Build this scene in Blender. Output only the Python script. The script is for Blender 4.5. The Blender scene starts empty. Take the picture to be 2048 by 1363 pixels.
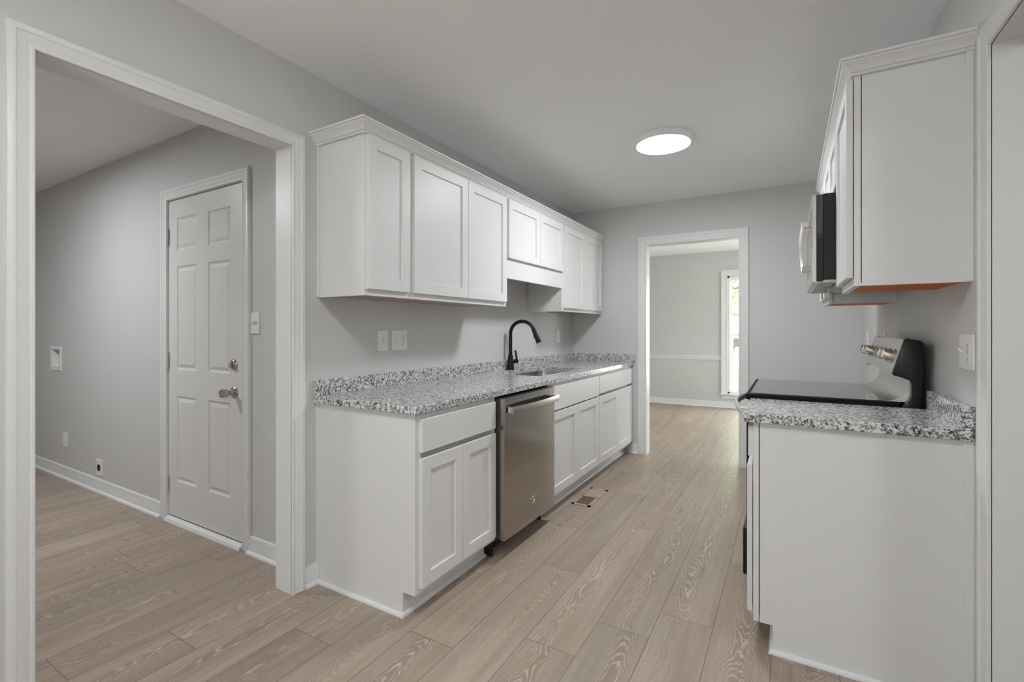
import bpy, bmesh, math, random
from mathutils import Vector, Matrix
random.seed(7)
C = bpy.context.scene.collection
S = bpy.context.scene
PI = math.pi

# ------------------------------------------------------------------ camera
FPX, YAW, HY, CAM_H = 948.2, math.radians(30.3), 659.0, 1.229
cd = bpy.data.cameras.new('camera'); cam = bpy.data.objects.new('camera', cd); C.objects.link(cam)
cd.sensor_width = 36.0; cd.lens = FPX / 2048 * 36.0
cd.shift_y = -(681.5 - HY) / 2048
cd.clip_start = 0.02
cam.location = (0, 0, CAM_H); cam.rotation_euler = (PI / 2, 0, YAW)
S.camera = cam

# ------------------------------------------------------------------ exposure, world, daylight
S.view_settings.view_transform = 'Standard'; S.view_settings.look = 'None'
S.view_settings.gamma = 1; S.view_settings.exposure = 0.07
S.view_settings.use_curve_mapping = False
S.cycles.use_denoising = True
S.cycles.max_bounces = 16; S.cycles.diffuse_bounces = 8; S.cycles.transparent_max_bounces = 12
S.cycles.sample_clamp_indirect = 6.0
SKY, LAMP, LAMP_NEAR, LAMP_LAUNDRY, LAMP_SIDE_FILL = 10.5, 98.0, 66.0, 126.0, 64.0
w = bpy.data.worlds.new('World'); S.world = w; w.use_nodes = True
bg = w.node_tree.nodes['Background']
bg.inputs['Color'].default_value = (0.93, 0.975, 1.02, 1); bg.inputs['Strength'].default_value = SKY

sd = bpy.data.lights.new('sun', 'SUN'); sd.energy = 130.0; sd.angle = math.radians(0.6); sd.color = (0.97, 0.985, 1.0)
so = bpy.data.objects.new('sun', sd); C.objects.link(so); so.location = (0, -12, 14)
so.rotation_euler = (math.radians(90 - 50), 0, math.radians(6))      # added sunbeam through the added rear window; its floor bounce brightens the ceiling

def portal(name, loc, rot, sx, sy):
    d = bpy.data.lights.new(name, 'AREA'); d.shape = 'RECTANGLE'; d.size = sx; d.size_y = sy
    d.cycles.is_portal = True
    o = bpy.data.objects.new(name, d); o.location = loc; o.rotation_euler = rot; C.objects.link(o)

# ------------------------------------------------------------------ main dimensions
LX, RX, FY, CZ = -1.995, 0.51, 4.70, 2.47      # wall planes and ceiling
BY = -2.6                                        # wall behind the camera
OP0, OP1, OPZ = 0.515, 1.383, 2.083             # cased opening to the laundry
LWY = 1.535                                      # laundry wall that holds the door
DX0, DX1, DZ = -1.213, -0.390, 2.060            # far doorway
RO0, RO1, ROZ = 0.92, 1.895, 2.060              # cased opening in wall on the range side
DFY = 8.15                                       # dining room far wall
portal('daylight_portal', (-0.8, BY - 0.13, 1.35), (PI / 2, 0, 0), 0.9, 1.2)
portal('daylight_portal', (-0.24, DFY + 0.15, 1.15), (-PI / 2, 0, 0), 1.1, 1.9)
portal('daylight_portal', (2.35, 6.6, 1.15), (0, PI / 2, 0), 1.8, 1.8)

# ------------------------------------------------------------------ node helpers
class NT:
    def __init__(self, name):
        self.m = bpy.data.materials.new(name); self.m.use_nodes = True
        self.t = self.m.node_tree; self.b = self.t.nodes['Principled BSDF']
        self.out = self.t.nodes['Material Output']
    def n(self, typ, ins=None, **kw):
        x = self.t.nodes.new(typ)
        for k, v in kw.items(): setattr(x, k, v)
        for k, v in (ins or {}).items():
            if hasattr(v, 'is_output'): self.t.links.new(v, x.inputs[k])
            else: x.inputs[k].default_value = v
        return x
    def math(self, op, a, b=None, c=None, clamp=False):
        ins = {0: a}
        if b is not None: ins[1] = b
        if c is not None: ins[2] = c
        return self.n('ShaderNodeMath', ins, operation=op, use_clamp=clamp).outputs[0]
    def ramp(self, fac, stops, interp='LINEAR'):
        r = self.n('ShaderNodeValToRGB', {0: fac}); r.color_ramp.interpolation = interp
        e = r.color_ramp.elements
        while len(e) < len(stops): e.new(0.5)
        for el, (p, c) in zip(e, stops):
            el.position = p; el.color = (c, c, c, 1) if isinstance(c, (int, float)) else (*c, 1)
        return r.outputs[0]
    def mix(self, f, a, b, blend='MIX'):
        x = self.n('ShaderNodeMix', data_type='RGBA', blend_type=blend)
        for i, v in ((0, f), (6, a), (7, b)):
            if hasattr(v, 'is_output'): self.t.links.new(v, x.inputs[i])
            elif i == 0: x.inputs[0].default_value = v
            else: x.inputs[i].default_value = (*v, 1)
        return x.outputs[2]
    def set(self, **kw):
        for k, v in kw.items():
            k = k.replace('_', ' ')
            if hasattr(v, 'is_output'): self.t.links.new(v, self.b.inputs[k])
            else: self.b.inputs[k].default_value = v
        return self
    def bump(self, h, strength=0.1, dist=0.01):
        x = self.n('ShaderNodeBump', {'Height': h, 'Strength': strength, 'Distance': dist})
        self.t.links.new(x.outputs[0], self.b.inputs['Normal'])
    def obj(self):
        return self.n('ShaderNodeTexCoord').outputs['Object']
    def geo(self):
        return self.n('ShaderNodeNewGeometry').outputs['Position']

def paint(name, col, rough, tex=180.0, bump=0.04, spec=0.4):
    t = NT(name); p = t.geo()
    nz = t.n('ShaderNodeTexNoise', {'Vector': p, 'Scale': tex, 'Detail': 3.0}).outputs[0]
    lo = t.n('ShaderNodeTexNoise', {'Vector': p, 'Scale': 1.3, 'Detail': 2.0}).outputs[0]
    c = t.mix(lo, tuple(x * 0.985 for x in col), tuple(min(1, x * 1.015) for x in col))
    t.set(Base_Color=c, Roughness=rough, Specular_IOR_Level=spec)
    t.bump(nz, bump, 0.004)
    return t.m

M = {}
M['wall'] = paint('wall_paint', (0.60, 0.60, 0.590), 0.55, 260, 0.05)
M['ceiling'] = paint('ceiling_paint', (0.89, 0.90, 0.905), 0.85, 120, 0.10, 0.2)
M['trim'] = paint('trim_paint', (0.74, 0.745, 0.735), 0.38, 60, 0.02)
M['cabinet'] = paint('cabinet_paint', (0.735, 0.735, 0.728), 0.40, 90, 0.02)
M['door'] = paint('door_paint', (0.70, 0.695, 0.675), 0.30, 90, 0.02)
M['plastic'] = paint('white_plastic', (0.80, 0.80, 0.79), 0.35, 60, 0.0)
M['plastic_shade'] = paint('plate_recess', (0.62, 0.62, 0.61), 0.4, 60, 0.0)
M['black'] = paint('black_plastic', (0.012, 0.012, 0.012), 0.38, 200, 0.02)
M['slot'] = paint('dark_slot', (0.02, 0.02, 0.02), 0.6, 60, 0.0)

def make_floor():
    t = NT('oak_plank_floor')
    uv = t.n('ShaderNodeUVMap', uv_map='Plank').outputs[0]
    rd = t.n('ShaderNodeUVMap', uv_map='Rand').outputs[0]
    s1 = t.n('ShaderNodeSeparateXYZ', {0: uv}); s2 = t.n('ShaderNodeSeparateXYZ', {0: rd})
    u, v, r1, r2 = s1.outputs[0], s1.outputs[1], s2.outputs[0], s2.outputs[1]
    vo = t.math('ADD', v, t.math('MULTIPLY', r1, 61.0))
    def noise(su, sv, detail=2.0, rough=0.5, off=0.0):
        vec = t.n('ShaderNodeCombineXYZ', {0: t.math('MULTIPLY', u, su), 1: t.math('MULTIPLY_ADD', vo, sv, off), 2: t.math('MULTIPLY', r2, 9.0)}).outputs[0]
        return t.n('ShaderNodeTexNoise', {'Vector': vec, 'Scale': 1.0, 'Detail': detail, 'Roughness': rough}).outputs[0]
    wander = t.math('MULTIPLY_ADD', noise(0.0, 1.1), 0.16, -0.08)
    centre = t.math('ADD', wander, t.math('MULTIPLY_ADD', r2, 0.07, -0.035))
    du = t.math('SUBTRACT', u, centre)
    f = t.math('MULTIPLY', t.math('MULTIPLY', du, du), 1500.0)
    f = t.math('ADD', f, t.math('MULTIPLY', noise(0.0, 1.25, 1.0, off=13.0), 40.0))
    f = t.math('ADD', f, t.math('MULTIPLY', noise(34.0, 6.0, 3.0, 0.62), 3.2))
    s = t.math('SINE', t.math('MULTIPLY', f, 2 * PI))
    lines = t.ramp(s, [(0.30, 0.0), (0.95, 1.0)])
    fine = noise(420.0, 7.0, 3.0, 0.7, 3.0)
    finel = t.ramp(fine, [(0.40, 0.0), (0.66, 1.0)])
    lines = t.math('MULTIPLY', lines, t.math('MULTIPLY_ADD', finel, 0.85, 0.35), clamp=True)
    mask = t.ramp(noise(7.0, 1.3, 2.0, 0.5, 31.0), [(0.36, 0.0), (0.58, 1.0)])
    mask = t.math('MULTIPLY_ADD', mask, 0.85, 0.15)
    tone = noise(10.0, 0.9, 3.0, 0.55, 47.0)
    streak = noise(60.0, 1.6, 4.0, 0.6, 71.0)
    a = t.ramp(tone, [(0.30, (0.270, 0.205, 0.155)), (0.50, (0.355, 0.280, 0.220)), (0.70, (0.435, 0.355, 0.285))])
    grey = t.ramp(noise(9.0, 0.8, 2.0, 0.5, 91.0), [(0.52, 0.0), (0.74, 1.0)])
    a = t.mix(t.math('MULTIPLY', grey, 0.70), a, (0.285, 0.268, 0.248))
    a = t.mix(t.ramp(streak, [(0.35, 0.0), (0.68, 0.55)]), a, (0.245, 0.185, 0.140))
    a = t.mix(t.math('MULTIPLY', mask, 0.48), a, (0.235, 0.176, 0.134))
    a = t.mix(t.math('MULTIPLY', t.math('MULTIPLY', lines, mask), 0.80), a, (0.56, 0.49, 0.41))
    # sparse knots
    kv = t.n('ShaderNodeCombineXYZ', {0: t.math('MULTIPLY', u, 9.0), 1: t.math('MULTIPLY', vo, 1.6), 2: 0.0}).outputs[0]
    kd = t.n('ShaderNodeTexVoronoi', {'Vector': kv, 'Scale': 1.0}).outputs['Distance']
    a = t.mix(t.ramp(kd, [(0.02, 0.65), (0.16, 0.0)]), a, (0.17, 0.145, 0.125))
    bright = t.math('MULTIPLY_ADD', r1, 0.16, 0.90)
    bright = t.math('MULTIPLY', bright, 1.10)
    a = t.mix(1.0, a, t.n('ShaderNodeCombineXYZ', {0: bright, 1: bright, 2: bright}).outputs[0], 'MULTIPLY')
    # seams between planks
    e1 = t.math('SUBTRACT', 0.10625, t.math('ABSOLUTE', u))
    e2 = t.math('MINIMUM', v, t.math('SUBTRACT', 1.283, v))
    e = t.math('MINIMUM', e1, e2)
    seam = t.ramp(t.math('MULTIPLY', e, 100.0), [(0.09, 1.0), (0.20, 0.0)])
    a = t.mix(t.math('MULTIPLY', seam, 0.72), a, (0.07, 0.05, 0.04))
    t.set(Base_Color=a, Roughness=t.math('MULTIPLY_ADD', streak, 0.18, 0.33), Specular_IOR_Level=0.42)
    h = t.math('SUBTRACT', t.math('MULTIPLY', lines, -0.25), t.math('MULTIPLY', seam, 1.2))
    t.bump(t.math('ADD', h, t.math('MULTIPLY', fine, 0.3)), 0.22, 0.0016)
    return t.m
M['floor'] = make_floor()

def make_granite():
    t = NT('speckled_granite'); p = t.geo()
    wob = t.n('ShaderNodeTexNoise', {'Vector': p, 'Scale': 85.0, 'Detail': 3.0, 'Roughness': 0.6}).outputs['Color']
    vec = t.n('ShaderNodeVectorMath', {0: p, 1: t.n('ShaderNodeVectorMath', {0: wob, 3: 0.016}, operation='SCALE').outputs[0]}, operation='ADD').outputs[0]
    n1 = t.n('ShaderNodeTexNoise', {'Vector': vec, 'Scale': 125.0, 'Detail': 2.0, 'Roughness': 0.55}).outputs[0]
    n2 = t.n('ShaderNodeTexNoise', {'Vector': vec, 'Scale': 78.0, 'Detail': 3.0, 'Roughness': 0.6}).outputs[0]
    n3 = t.n('ShaderNodeTexNoise', {'Vector': p, 'Scale': 14.0, 'Detail': 2.0}).outputs[0]
    base = t.ramp(n2, [(0.36, (0.17, 0.176, 0.182)), (0.44, (0.42, 0.425, 0.43)), (0.50, (0.62, 0.62, 0.605)), (0.60, (0.75, 0.745, 0.725))])
    thr = t.math('MULTIPLY_ADD', n3, 0.10, -0.05)
    dark = t.ramp(t.math('SUBTRACT', n1, thr), [(0.415, 1.0), (0.455, 0.0)])
    base = t.mix(t.math('MULTIPLY', dark, 0.93), base, (0.03, 0.031, 0.036))
    t.set(Base_Color=base, Roughness=0.17, Specular_IOR_Level=0.5)
    return t.m
M['granite'] = make_granite()

def metal(name, col, rough, stretch=(1, 1, 60), amt=0.12, metallic=1.0):
    t = NT(name); p = t.geo()
    mp = t.n('ShaderNodeMapping', {'Vector': p, 'Scale': stretch}).outputs[0]
    nz = t.n('ShaderNodeTexNoise', {'Vector': mp, 'Scale': 12.0, 'Detail': 3.0}).outputs[0]
    t.set(Base_Color=(*col, 1), Metallic=metallic, Roughness=t.math('MULTIPLY_ADD', nz, amt, rough - amt / 2))
    return t.m
M['dark_liner'] = paint('dark_brown_liner', (0.06, 0.05, 0.042), 0.4, 60, 0.0)
M['steel'] = metal('brushed_stainless', (0.45, 0.42, 0.385), 0.15, (.4, .4, 1.5), 0.03)
M['steel_edge'] = metal('stainless_edge', (0.55, 0.53, 0.50), 0.30, (30, 30, 1))
M['sink_steel'] = metal('sink_stainless', (0.55, 0.54, 0.52), 0.28, (1, 60, 1))
M['nickel'] = metal('warm_nickel', (0.50, 0.46, 0.40), 0.22, (1, 1, 1), 0.06)
M['knob_metal'] = metal('satin_knob_metal', (0.60, 0.55, 0.47), 0.36, (1, 1, 1), 0.06, 0.8)
M['chrome'] = metal('bright_chrome', (0.75, 0.74, 0.72), 0.12, (1, 1, 1), 0.04)
M['grey_metal'] = metal('grey_painted_metal', (0.42, 0.42, 0.41), 0.40, (1, 1, 1), 0.1, 0.5)
M['matte_black'] = metal('matte_black_metal', (0.010, 0.0095, 0.009), 0.36, (1, 1, 1), 0.06, 0.0)
M['handle_steel'] = metal('handle_steel', (0.46, 0.435, 0.405), 0.33, (1, 1, 1), 0.05)
M['rim_black'] = paint('black_rim', (0.008, 0.008, 0.008), 0.55, 60, 0.0, 0.12)
M['matte_black'].node_tree.nodes['Principled BSDF'].inputs['Specular IOR Level'].default_value = 0.22
M['light_metal'] = metal('light_silver_metal', (0.60, 0.60, 0.60), 0.36, (1, 1, 1), 0.06, 0.3)
def glossy(name, col, rough=0.05):
    t = NT(name); p = t.geo()
    nz = t.n('ShaderNodeTexNoise', {'Vector': p, 'Scale': 30.0}).outputs[0]
    t.set(Base_Color=(*col, 1), Roughness=t.math('MULTIPLY_ADD', nz, 0.02, rough), Specular_IOR_Level=0.8)
    t.b.inputs['Coat Weight'].default_value = 0.5
    return t.m
M['black_glass'] = glossy('black_glass', (0.012, 0.011, 0.010))
M['black_enamel'] = paint('black_enamel', (0.012, 0.012, 0.0115), 0.32, 40, 0.0, 0.3)
def orange_wood():
    t = NT('bare_orange_wood'); p = t.geo()
    mp = t.n('ShaderNodeMapping', {'Vector': p, 'Scale': (40, 3, 3)}).outputs[0]
    nz = t.n('ShaderNodeTexNoise', {'Vector': mp, 'Scale': 3.0, 'Detail': 4.0}).outputs[0]
    c = t.ramp(nz, [(0.3, (0.50, 0.105, 0.010)), (0.7, (0.64, 0.165, 0.022))])
    t.set(Base_Color=c, Roughness=0.55); return t.m
M['orange_wood'] = orange_wood()
def tan_wood():
    t = NT('bare_tan_board'); p = t.geo()
    nz = t.n('ShaderNodeTexNoise', {'Vector': p, 'Scale': 30.0, 'Detail': 4.0}).outputs[0]
    t.set(Base_Color=t.ramp(nz, [(0.3, (0.34, 0.25, 0.19)), (0.7, (0.45, 0.34, 0.27))]), Roughness=0.6); return t.m
M['tan_wood'] = tan_wood()
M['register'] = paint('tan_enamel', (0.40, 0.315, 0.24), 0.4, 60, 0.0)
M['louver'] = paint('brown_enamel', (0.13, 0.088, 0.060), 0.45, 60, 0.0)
M['duct'] = paint('dark_duct', (0.05, 0.032, 0.022), 0.7, 60, 0.0)
def emit(name, col, k):
    t = NT(name); nz = t.n('ShaderNodeTexNoise', {'Scale': 5.0})
    t.set(Base_Color=(0.9, 0.9, 0.9, 1), Emission_Color=(*col, 1), Emission_Strength=k); return t.m
M['lamp'] = emit('lit_diffuser', (0.955, 0.985, 1.02), LAMP)
M['lamp_near'] = emit('lit_diffuser_near', (0.955, 0.985, 1.02), LAMP_NEAR)
M['lamp_side_fill'] = emit('lit_diffuser_side_fill', (0.955, 0.985, 1.02), LAMP_SIDE_FILL)
M['lamp_laundry'] = emit('lit_diffuser_laundry', (0.955, 0.985, 1.02), LAMP_LAUNDRY)
def glass():
    t = NT('window_glass')
    nz = t.n('ShaderNodeTexNoise', {'Scale': 3.0}).outputs[0]
    tr = t.n('ShaderNodeBsdfTransparent', {0: (0.97, 0.98, 0.97, 1)}); gl = t.n('ShaderNodeBsdfGlossy', {1: 0.02})
    lw = t.n('ShaderNodeLayerWeight', {0: 0.5}).outputs['Facing']
    fr = t.math('MULTIPLY_ADD', t.math('POWER', lw, 5.0), 0.85, t.math('MULTIPLY_ADD', nz, 0.01, 0.035))
    mx = t.n('ShaderNodeMixShader', {0: fr, 1: tr.outputs[0], 2: gl.outputs[0]})
    t.t.links.new(mx.outputs[0], t.out.inputs[0]); return t.m
M['glass'] = glass()
def foliage(name, a, b, sc=6.0):
    t = NT(name); nz = t.n('ShaderNodeTexNoise', {'Vector': t.geo(), 'Scale': sc, 'Detail': 4.0}).outputs[0]
    t.set(Base_Color=t.ramp(nz, [(0.3, a), (0.7, b)]), Roughness=0.6); return t.m
M['leaf'] = foliage('tree_leaves', (0.10, 0.16, 0.05), (0.24, 0.32, 0.13))
M['bark'] = foliage('bark', (0.10, 0.075, 0.055), (0.2, 0.15, 0.11), 20)
M['grass'] = foliage('grass', (0.26, 0.27, 0.20), (0.36, 0.365, 0.29), 3)
M['gravel'] = foliage('concrete_drive', (0.5, 0.49, 0.47), (0.6, 0.59, 0.57), 8)
M['rail_wood'] = foliage('weathered_rail_wood', (0.30, 0.20, 0.15), (0.40, 0.28, 0.22), 9)
M['car_red'] = glossy('red_car_paint', (0.35, 0.05, 0.05), 0.1)
M['tyre'] = paint('tyre', (0.02, 0.02, 0.02), 0.7, 60, 0)

# ------------------------------------------------------------------ mesh helpers
ORG = {}
class MB:
    def __init__(self): self.bm = bmesh.new()
    def box(self, a, b, bev=0.0):
        a, b = Vector(a), Vector(b)
        lo = [min(a[i], b[i]) for i in range(3)]; hi = [max(a[i], b[i]) for i in range(3)]
        vs = [self.bm.verts.new((x, y, z)) for x in (lo[0], hi[0]) for y in (lo[1], hi[1]) for z in (lo[2], hi[2])]
        fs = [self.bm.faces.new([vs[i] for i in q]) for q in ((0,1,3,2),(4,6,7,5),(0,4,5,1),(2,3,7,6),(0,2,6,4),(1,5,7,3))]
        if bev > 0:
            ed = list({e for f in fs for e in f.edges})
            bmesh.ops.bevel(self.bm, geom=ed, offset=bev, segments=2, profile=0.5, affect='EDGES')
        return self
    def poly(self, pts):
        return self.bm.faces.new([self.bm.verts.new(p) for p in pts])
    def prism(self, pts, off, bev=0.0):
        """closed polygon (3-D points) pushed along a vector"""
        n = len(pts); off = Vector(off)
        a = [self.bm.verts.new(p) for p in pts]; b = [self.bm.verts.new(Vector(p) + off) for p in pts]
        fs = [self.bm.faces.new(a), self.bm.faces.new(b[::-1])]
        for i in range(n): fs.append(self.bm.faces.new((a[i], b[i], b[(i+1) % n], a[(i+1) % n])))
        if bev > 0:
            ed = list({e for f in fs for e in f.edges})
            bmesh.ops.bevel(self.bm, geom=ed, offset=bev, segments=2, profile=0.5, affect='EDGES')
        return self
    def loft(self, rings, cap=True, closed=True):
        R = [[self.bm.verts.new(p) for p in r] for r in rings]
        n = len(R[0])
        for i in range(len(R) - 1):
            for j in range(n if closed else n - 1):
                k = (j + 1) % n
                self.bm.faces.new((R[i][j], R[i][k], R[i+1][k], R[i+1][j]))
        if cap:
            self.bm.faces.new(R[0][::-1]); self.bm.faces.new(R[-1])
        return self
    def lathe(self, prof, org, axis, seg=40, cap=True):
        """prof: (radius, height along the axis)"""
        axis = Vector(axis).normalized(); q = axis.to_track_quat('Z', 'Y'); org = Vector(org)
        rings = [[org + q @ Vector((r * math.cos(2*PI*k/seg), r * math.sin(2*PI*k/seg), h)) for k in range(seg)] for r, h in prof]
        return self.loft(rings, cap)
    def cyl(self, p0, p1, r, seg=24, r1=None):
        p0, p1 = Vector(p0), Vector(p1)
        return self.lathe([(r, 0), (r if r1 is None else r1, (p1-p0).length)], p0, p1-p0, seg)
    def tube(self, pts, rad, seg=20):
        pts = [Vector(p) for p in pts]; rad = rad if isinstance(rad, list) else [rad] * len(pts)
        t0 = (pts[1]-pts[0]).normalized(); up = t0.orthogonal().normalized(); rings = []
        for i, p in enumerate(pts):
            t = (pts[min(i+1, len(pts)-1)] - pts[max(i-1, 0)]).normalized()
            up = (up - t * up.dot(t)).normalized(); s = t.cross(up)
            rings.append([p + (up*math.cos(2*PI*k/seg) + s*math.sin(2*PI*k/seg)) * rad[i] for k in range(seg)])
        return self.loft(rings)
    def build(self, name, mat, parent=None, smooth=None):
        bmesh.ops.remove_doubles(self.bm, verts=self.bm.verts, dist=1e-6)
        bmesh.ops.recalc_face_normals(self.bm, faces=self.bm.faces)
        org = ORG.get(parent.name, Vector()) if parent else Vector()
        me = bpy.data.meshes.new(name)
        for v in self.bm.verts: v.co -= org
        self.bm.to_mesh(me); self.bm.free()
        me.materials.append(mat)
        if smooth is not None:
            me.polygons.foreach_set('use_smooth', [True] * len(me.polygons)); me.set_sharp_from_angle(angle=math.radians(smooth))
        o = bpy.data.objects.new(name, me); C.objects.link(o)
        if parent: o.parent = parent
        ORG[o.name] = org
        return o
def thing(name, label, cat, loc, group=None):
    o = bpy.data.objects.new(name, None); C.objects.link(o); o.location = loc; o.empty_display_size = 0.05
    ORG[o.name] = Vector(loc); return tag(o, label, cat, group)
def tag(o, label, cat, group=None, kind=None):
    o['label'] = label; o['category'] = cat
    if group: o['group'] = group
    if kind: o['kind'] = kind
    return o
def struct(o, label, cat):
    o['kind'] = 'structure'; o['label'] = label; o['category'] = cat; return o

class Frame:
    """local (u along the face, v up, d outward) -> world"""
    def __init__(self, o, U, D): self.o, self.U, self.D = Vector(o), Vector(U), Vector(D)
    def __call__(self, u, v, d=0.0): return self.o + self.U * u + Vector((0, 0, v)) + self.D * d
def XL(x): return Frame((x, 0, 0), (0, 1, 0), (1, 0, 0))     # faces +x
def XR(x): return Frame((x, 0, 0), (0, 1, 0), (-1, 0, 0))    # faces -x
def YN(y): return Frame((0, y, 0), (1, 0, 0), (0, -1, 0))    # faces the camera side

def panelled(mb, F, u0, u1, v0, v1, t, holes, ring, fill=True, edge=0.0015, back=True):
    """a slab with its front at d=t; each hole rectangle steps down through ring = [(inset, depth)]"""
    us = sorted({u0, u1, *[h[0] for h in holes], *[h[1] for h in holes]})
    vs = sorted({v0, v1, *[h[2] for h in holes], *[h[3] for h in holes]})
    for i in range(len(us)-1):
        for j in range(len(vs)-1):
            cu, cv = (us[i]+us[i+1])/2, (vs[j]+vs[j+1])/2
            if any(h[0] < cu < h[1] and h[2] < cv < h[3] for h in holes): continue
            q = [(us[i], vs[j]), (us[i+1], vs[j]), (us[i+1], vs[j+1]), (us[i], vs[j+1])]
            def cl(a, b): return (min(max(a, u0+edge), u1-edge), min(max(b, v0+edge), v1-edge))
            mb.poly([F(*cl(a, b), t) for a, b in q])
    for (a, b, c, d) in holes:
        prev = [(a, c, 0), (b, c, 0), (b, d, 0), (a, d, 0)]
        for ins, dep in ring:
            cur = [(a+ins, c+ins, dep), (b-ins, c+ins, dep), (b-ins, d-ins, dep), (a+ins, d-ins, dep)]
            for k in range(4):
                l = (k+1) % 4
                mb.poly([F(p[0], p[1], t+p[2]) for p in (prev[k], prev[l], cur[l], cur[k])])
            prev = cur
        if fill: mb.poly([F(p[0], p[1], t+p[2]) for p in prev])
    e = edge
    o1 = [(u0+e, v0+e, t), (u1-e, v0+e, t), (u1-e, v1-e, t), (u0+e, v1-e, t)]
    o2 = [(u0, v0, t-e), (u1, v0, t-e), (u1, v1, t-e), (u0, v1, t-e)]
    o3 = [(u0, v0, 0), (u1, v0, 0), (u1, v1, 0), (u0, v1, 0)]
    for A, B in ((o1, o2), (o2, o3)):
        for k in range(4):
            l = (k+1) % 4; mb.poly([F(*p) for p in (A[k], A[l], B[l], B[k])])
    if back: mb.poly([F(*p) for p in o3])
    return mb

def shaker(parent, F, u0, u1, v0, v1, t=0.019, st=0.056, dep=0.009, gap=0.0):
    if gap: F = Frame(F.o + F.D*gap, F.U, F.D)
    d = panelled(MB(), F, u0, u1, v0, v1, t, [(u0+st, u1-st, v0+st, v1-st)], [(0.0015, -dep)], fill=False).build('door', M['cabinet'], parent)
    p = MB(); a, b, c, e = u0+st-0.004, u1-st+0.004, v0+st-0.004, v1-st+0.004
    p.poly([F(a, c, t-dep), F(b, c, t-dep), F(b, e, t-dep), F(a, e, t-dep)])
    p.poly([F(a, c, 0.002), F(b, c, 0.002), F(b, e, 0.002), F(a, e, 0.002)])
    for k, l in (((a, c), (b, c)), ((b, c), (b, e)), ((b, e), (a, e)), ((a, e), (a, c))):
        p.poly([F(*k, t-dep), F(*l, t-dep), F(*l, 0.002), F(*k, 0.002)])
    p.build('door_panel', M['cabinet'], d)
    return d

def slab(parent, name, F, u0, u1, v0, v1, t=0.019, mat='cabinet'):
    return panelled(MB(), F, u0, u1, v0, v1, t, [], []).build(name, M[mat], parent)

CASE = [(0, 0), (0, .010), (.003, .012), (.008, .012), (.010, .0095), (.016, .0095), (.020, .0115), (.041, .0145), (.044, .0175), (.058, .0185), (.062, .017), (.063, .014), (.063, 0)]
def casing(mb, F, u0, u1, zt, z0=0.0, prof=CASE, left=True, right=True):
    """mitred door casing: legs at u0 / u1 and a head at zt"""
    rings = []
    for o, t in prof:
        r = []
        if left: r.append(F(u0-o, z0, t))
        r.append(F(u0-o if left else u0, zt+o, t)); r.append(F(u1+o if right else u1, zt+o, t))
        if right: r.append(F(u1+o, z0, t))
        rings.append(r)
    mb.loft(rings, cap=False, closed=False)
    for k in (0, -1): mb.bm.faces.new([mb.bm.verts.new(r[k]) for r in rings])
    return mb
BASE = [(0, 0), (.014, 0), (.014, .062), (.011, .072), (.012, .078), (.007, .092), (0, .094)]
SHOE = [(0, 0), (.015, 0), (.0145, .005), (.012, .011), (.007, .0145), (0, .016)]
CROWN = [(0, 0), (.011, 0), (.013, .003), (.011, .007), (.008, .009), (.008, .011), (.014, .012), (.016, .015), (.020, .021), (.036, .037), (.041, .040), (.042, .044), (.046, .045), (.051, .047), (.052, .050), (.052, .055), (0, .055)]
def run(mb, prof, p0, p1, nrm, z=0.0):
    nrm = Vector(nrm)
    rings = [[Vector(p) + nrm*d + Vector((0, 0, z+h)) for d, h in prof] for p in (p0, p1)]
    return mb.loft(rings)

# ------------------------------------------------------------------ setting: floor, ceiling, walls
def floor():
    bm = bmesh.new(); uvl = bm.loops.layers.uv.new('Plank'); rl = bm.loops.layers.uv.new('Rand')
    W, L = 0.2125, 1.283
    known = {-2: 2.105, -3: 1.907, -4: 1.66, -5: 2.24, -6: 1.464, -10: .962, -11: .65, -13: 1.395, -14: 1.13, -1: 2.74, -7: 1.98, -8: 2.52, -9: 1.62, -12: 1.88}
    rr = random.Random(11)
    for k in range(-31, 17):
        x0 = -0.058 + W * k
        off = known.get(k, rr.random() * L)
        n0 = math.floor((BY - 0.3 - off) / L)
        n1 = math.ceil((DFY + 0.2 - off) / L)
        for n in range(n0, n1):
            y0 = off + n * L; a, b = rr.random(), rr.random()
            flip = rr.random() < .5
            vs = [bm.verts.new(p) for p in ((x0, y0, 0), (x0+W, y0, 0), (x0+W, y0+L, 0), (x0, y0+L, 0))]
            f = bm.faces.new(vs)
            for lp, (uu, vv) in zip(f.loops, ((-W/2, 0), (W/2, 0), (W/2, L), (-W/2, L))):
                lp[uvl].uv = (uu, L - vv if flip else vv); lp[rl].uv = (a, b)
    bmesh.ops.remove_doubles(bm, verts=bm.verts, dist=1e-5)
    me = bpy.data.meshes.new('floor'); bm.to_mesh(me); bm.free(); me.materials.append(M['floor'])
    o = bpy.data.objects.new('floor', me); C.objects.link(o)
    return struct(o, 'greige oak plank floor running through the whole house', 'floor')
floor()
struct(MB().box((-6.8, BY-.3, CZ), (3.4, DFY+.25, CZ+.1)).build('ceiling', M['ceiling']), 'plain off-white painted ceiling', 'ceiling')

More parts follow.
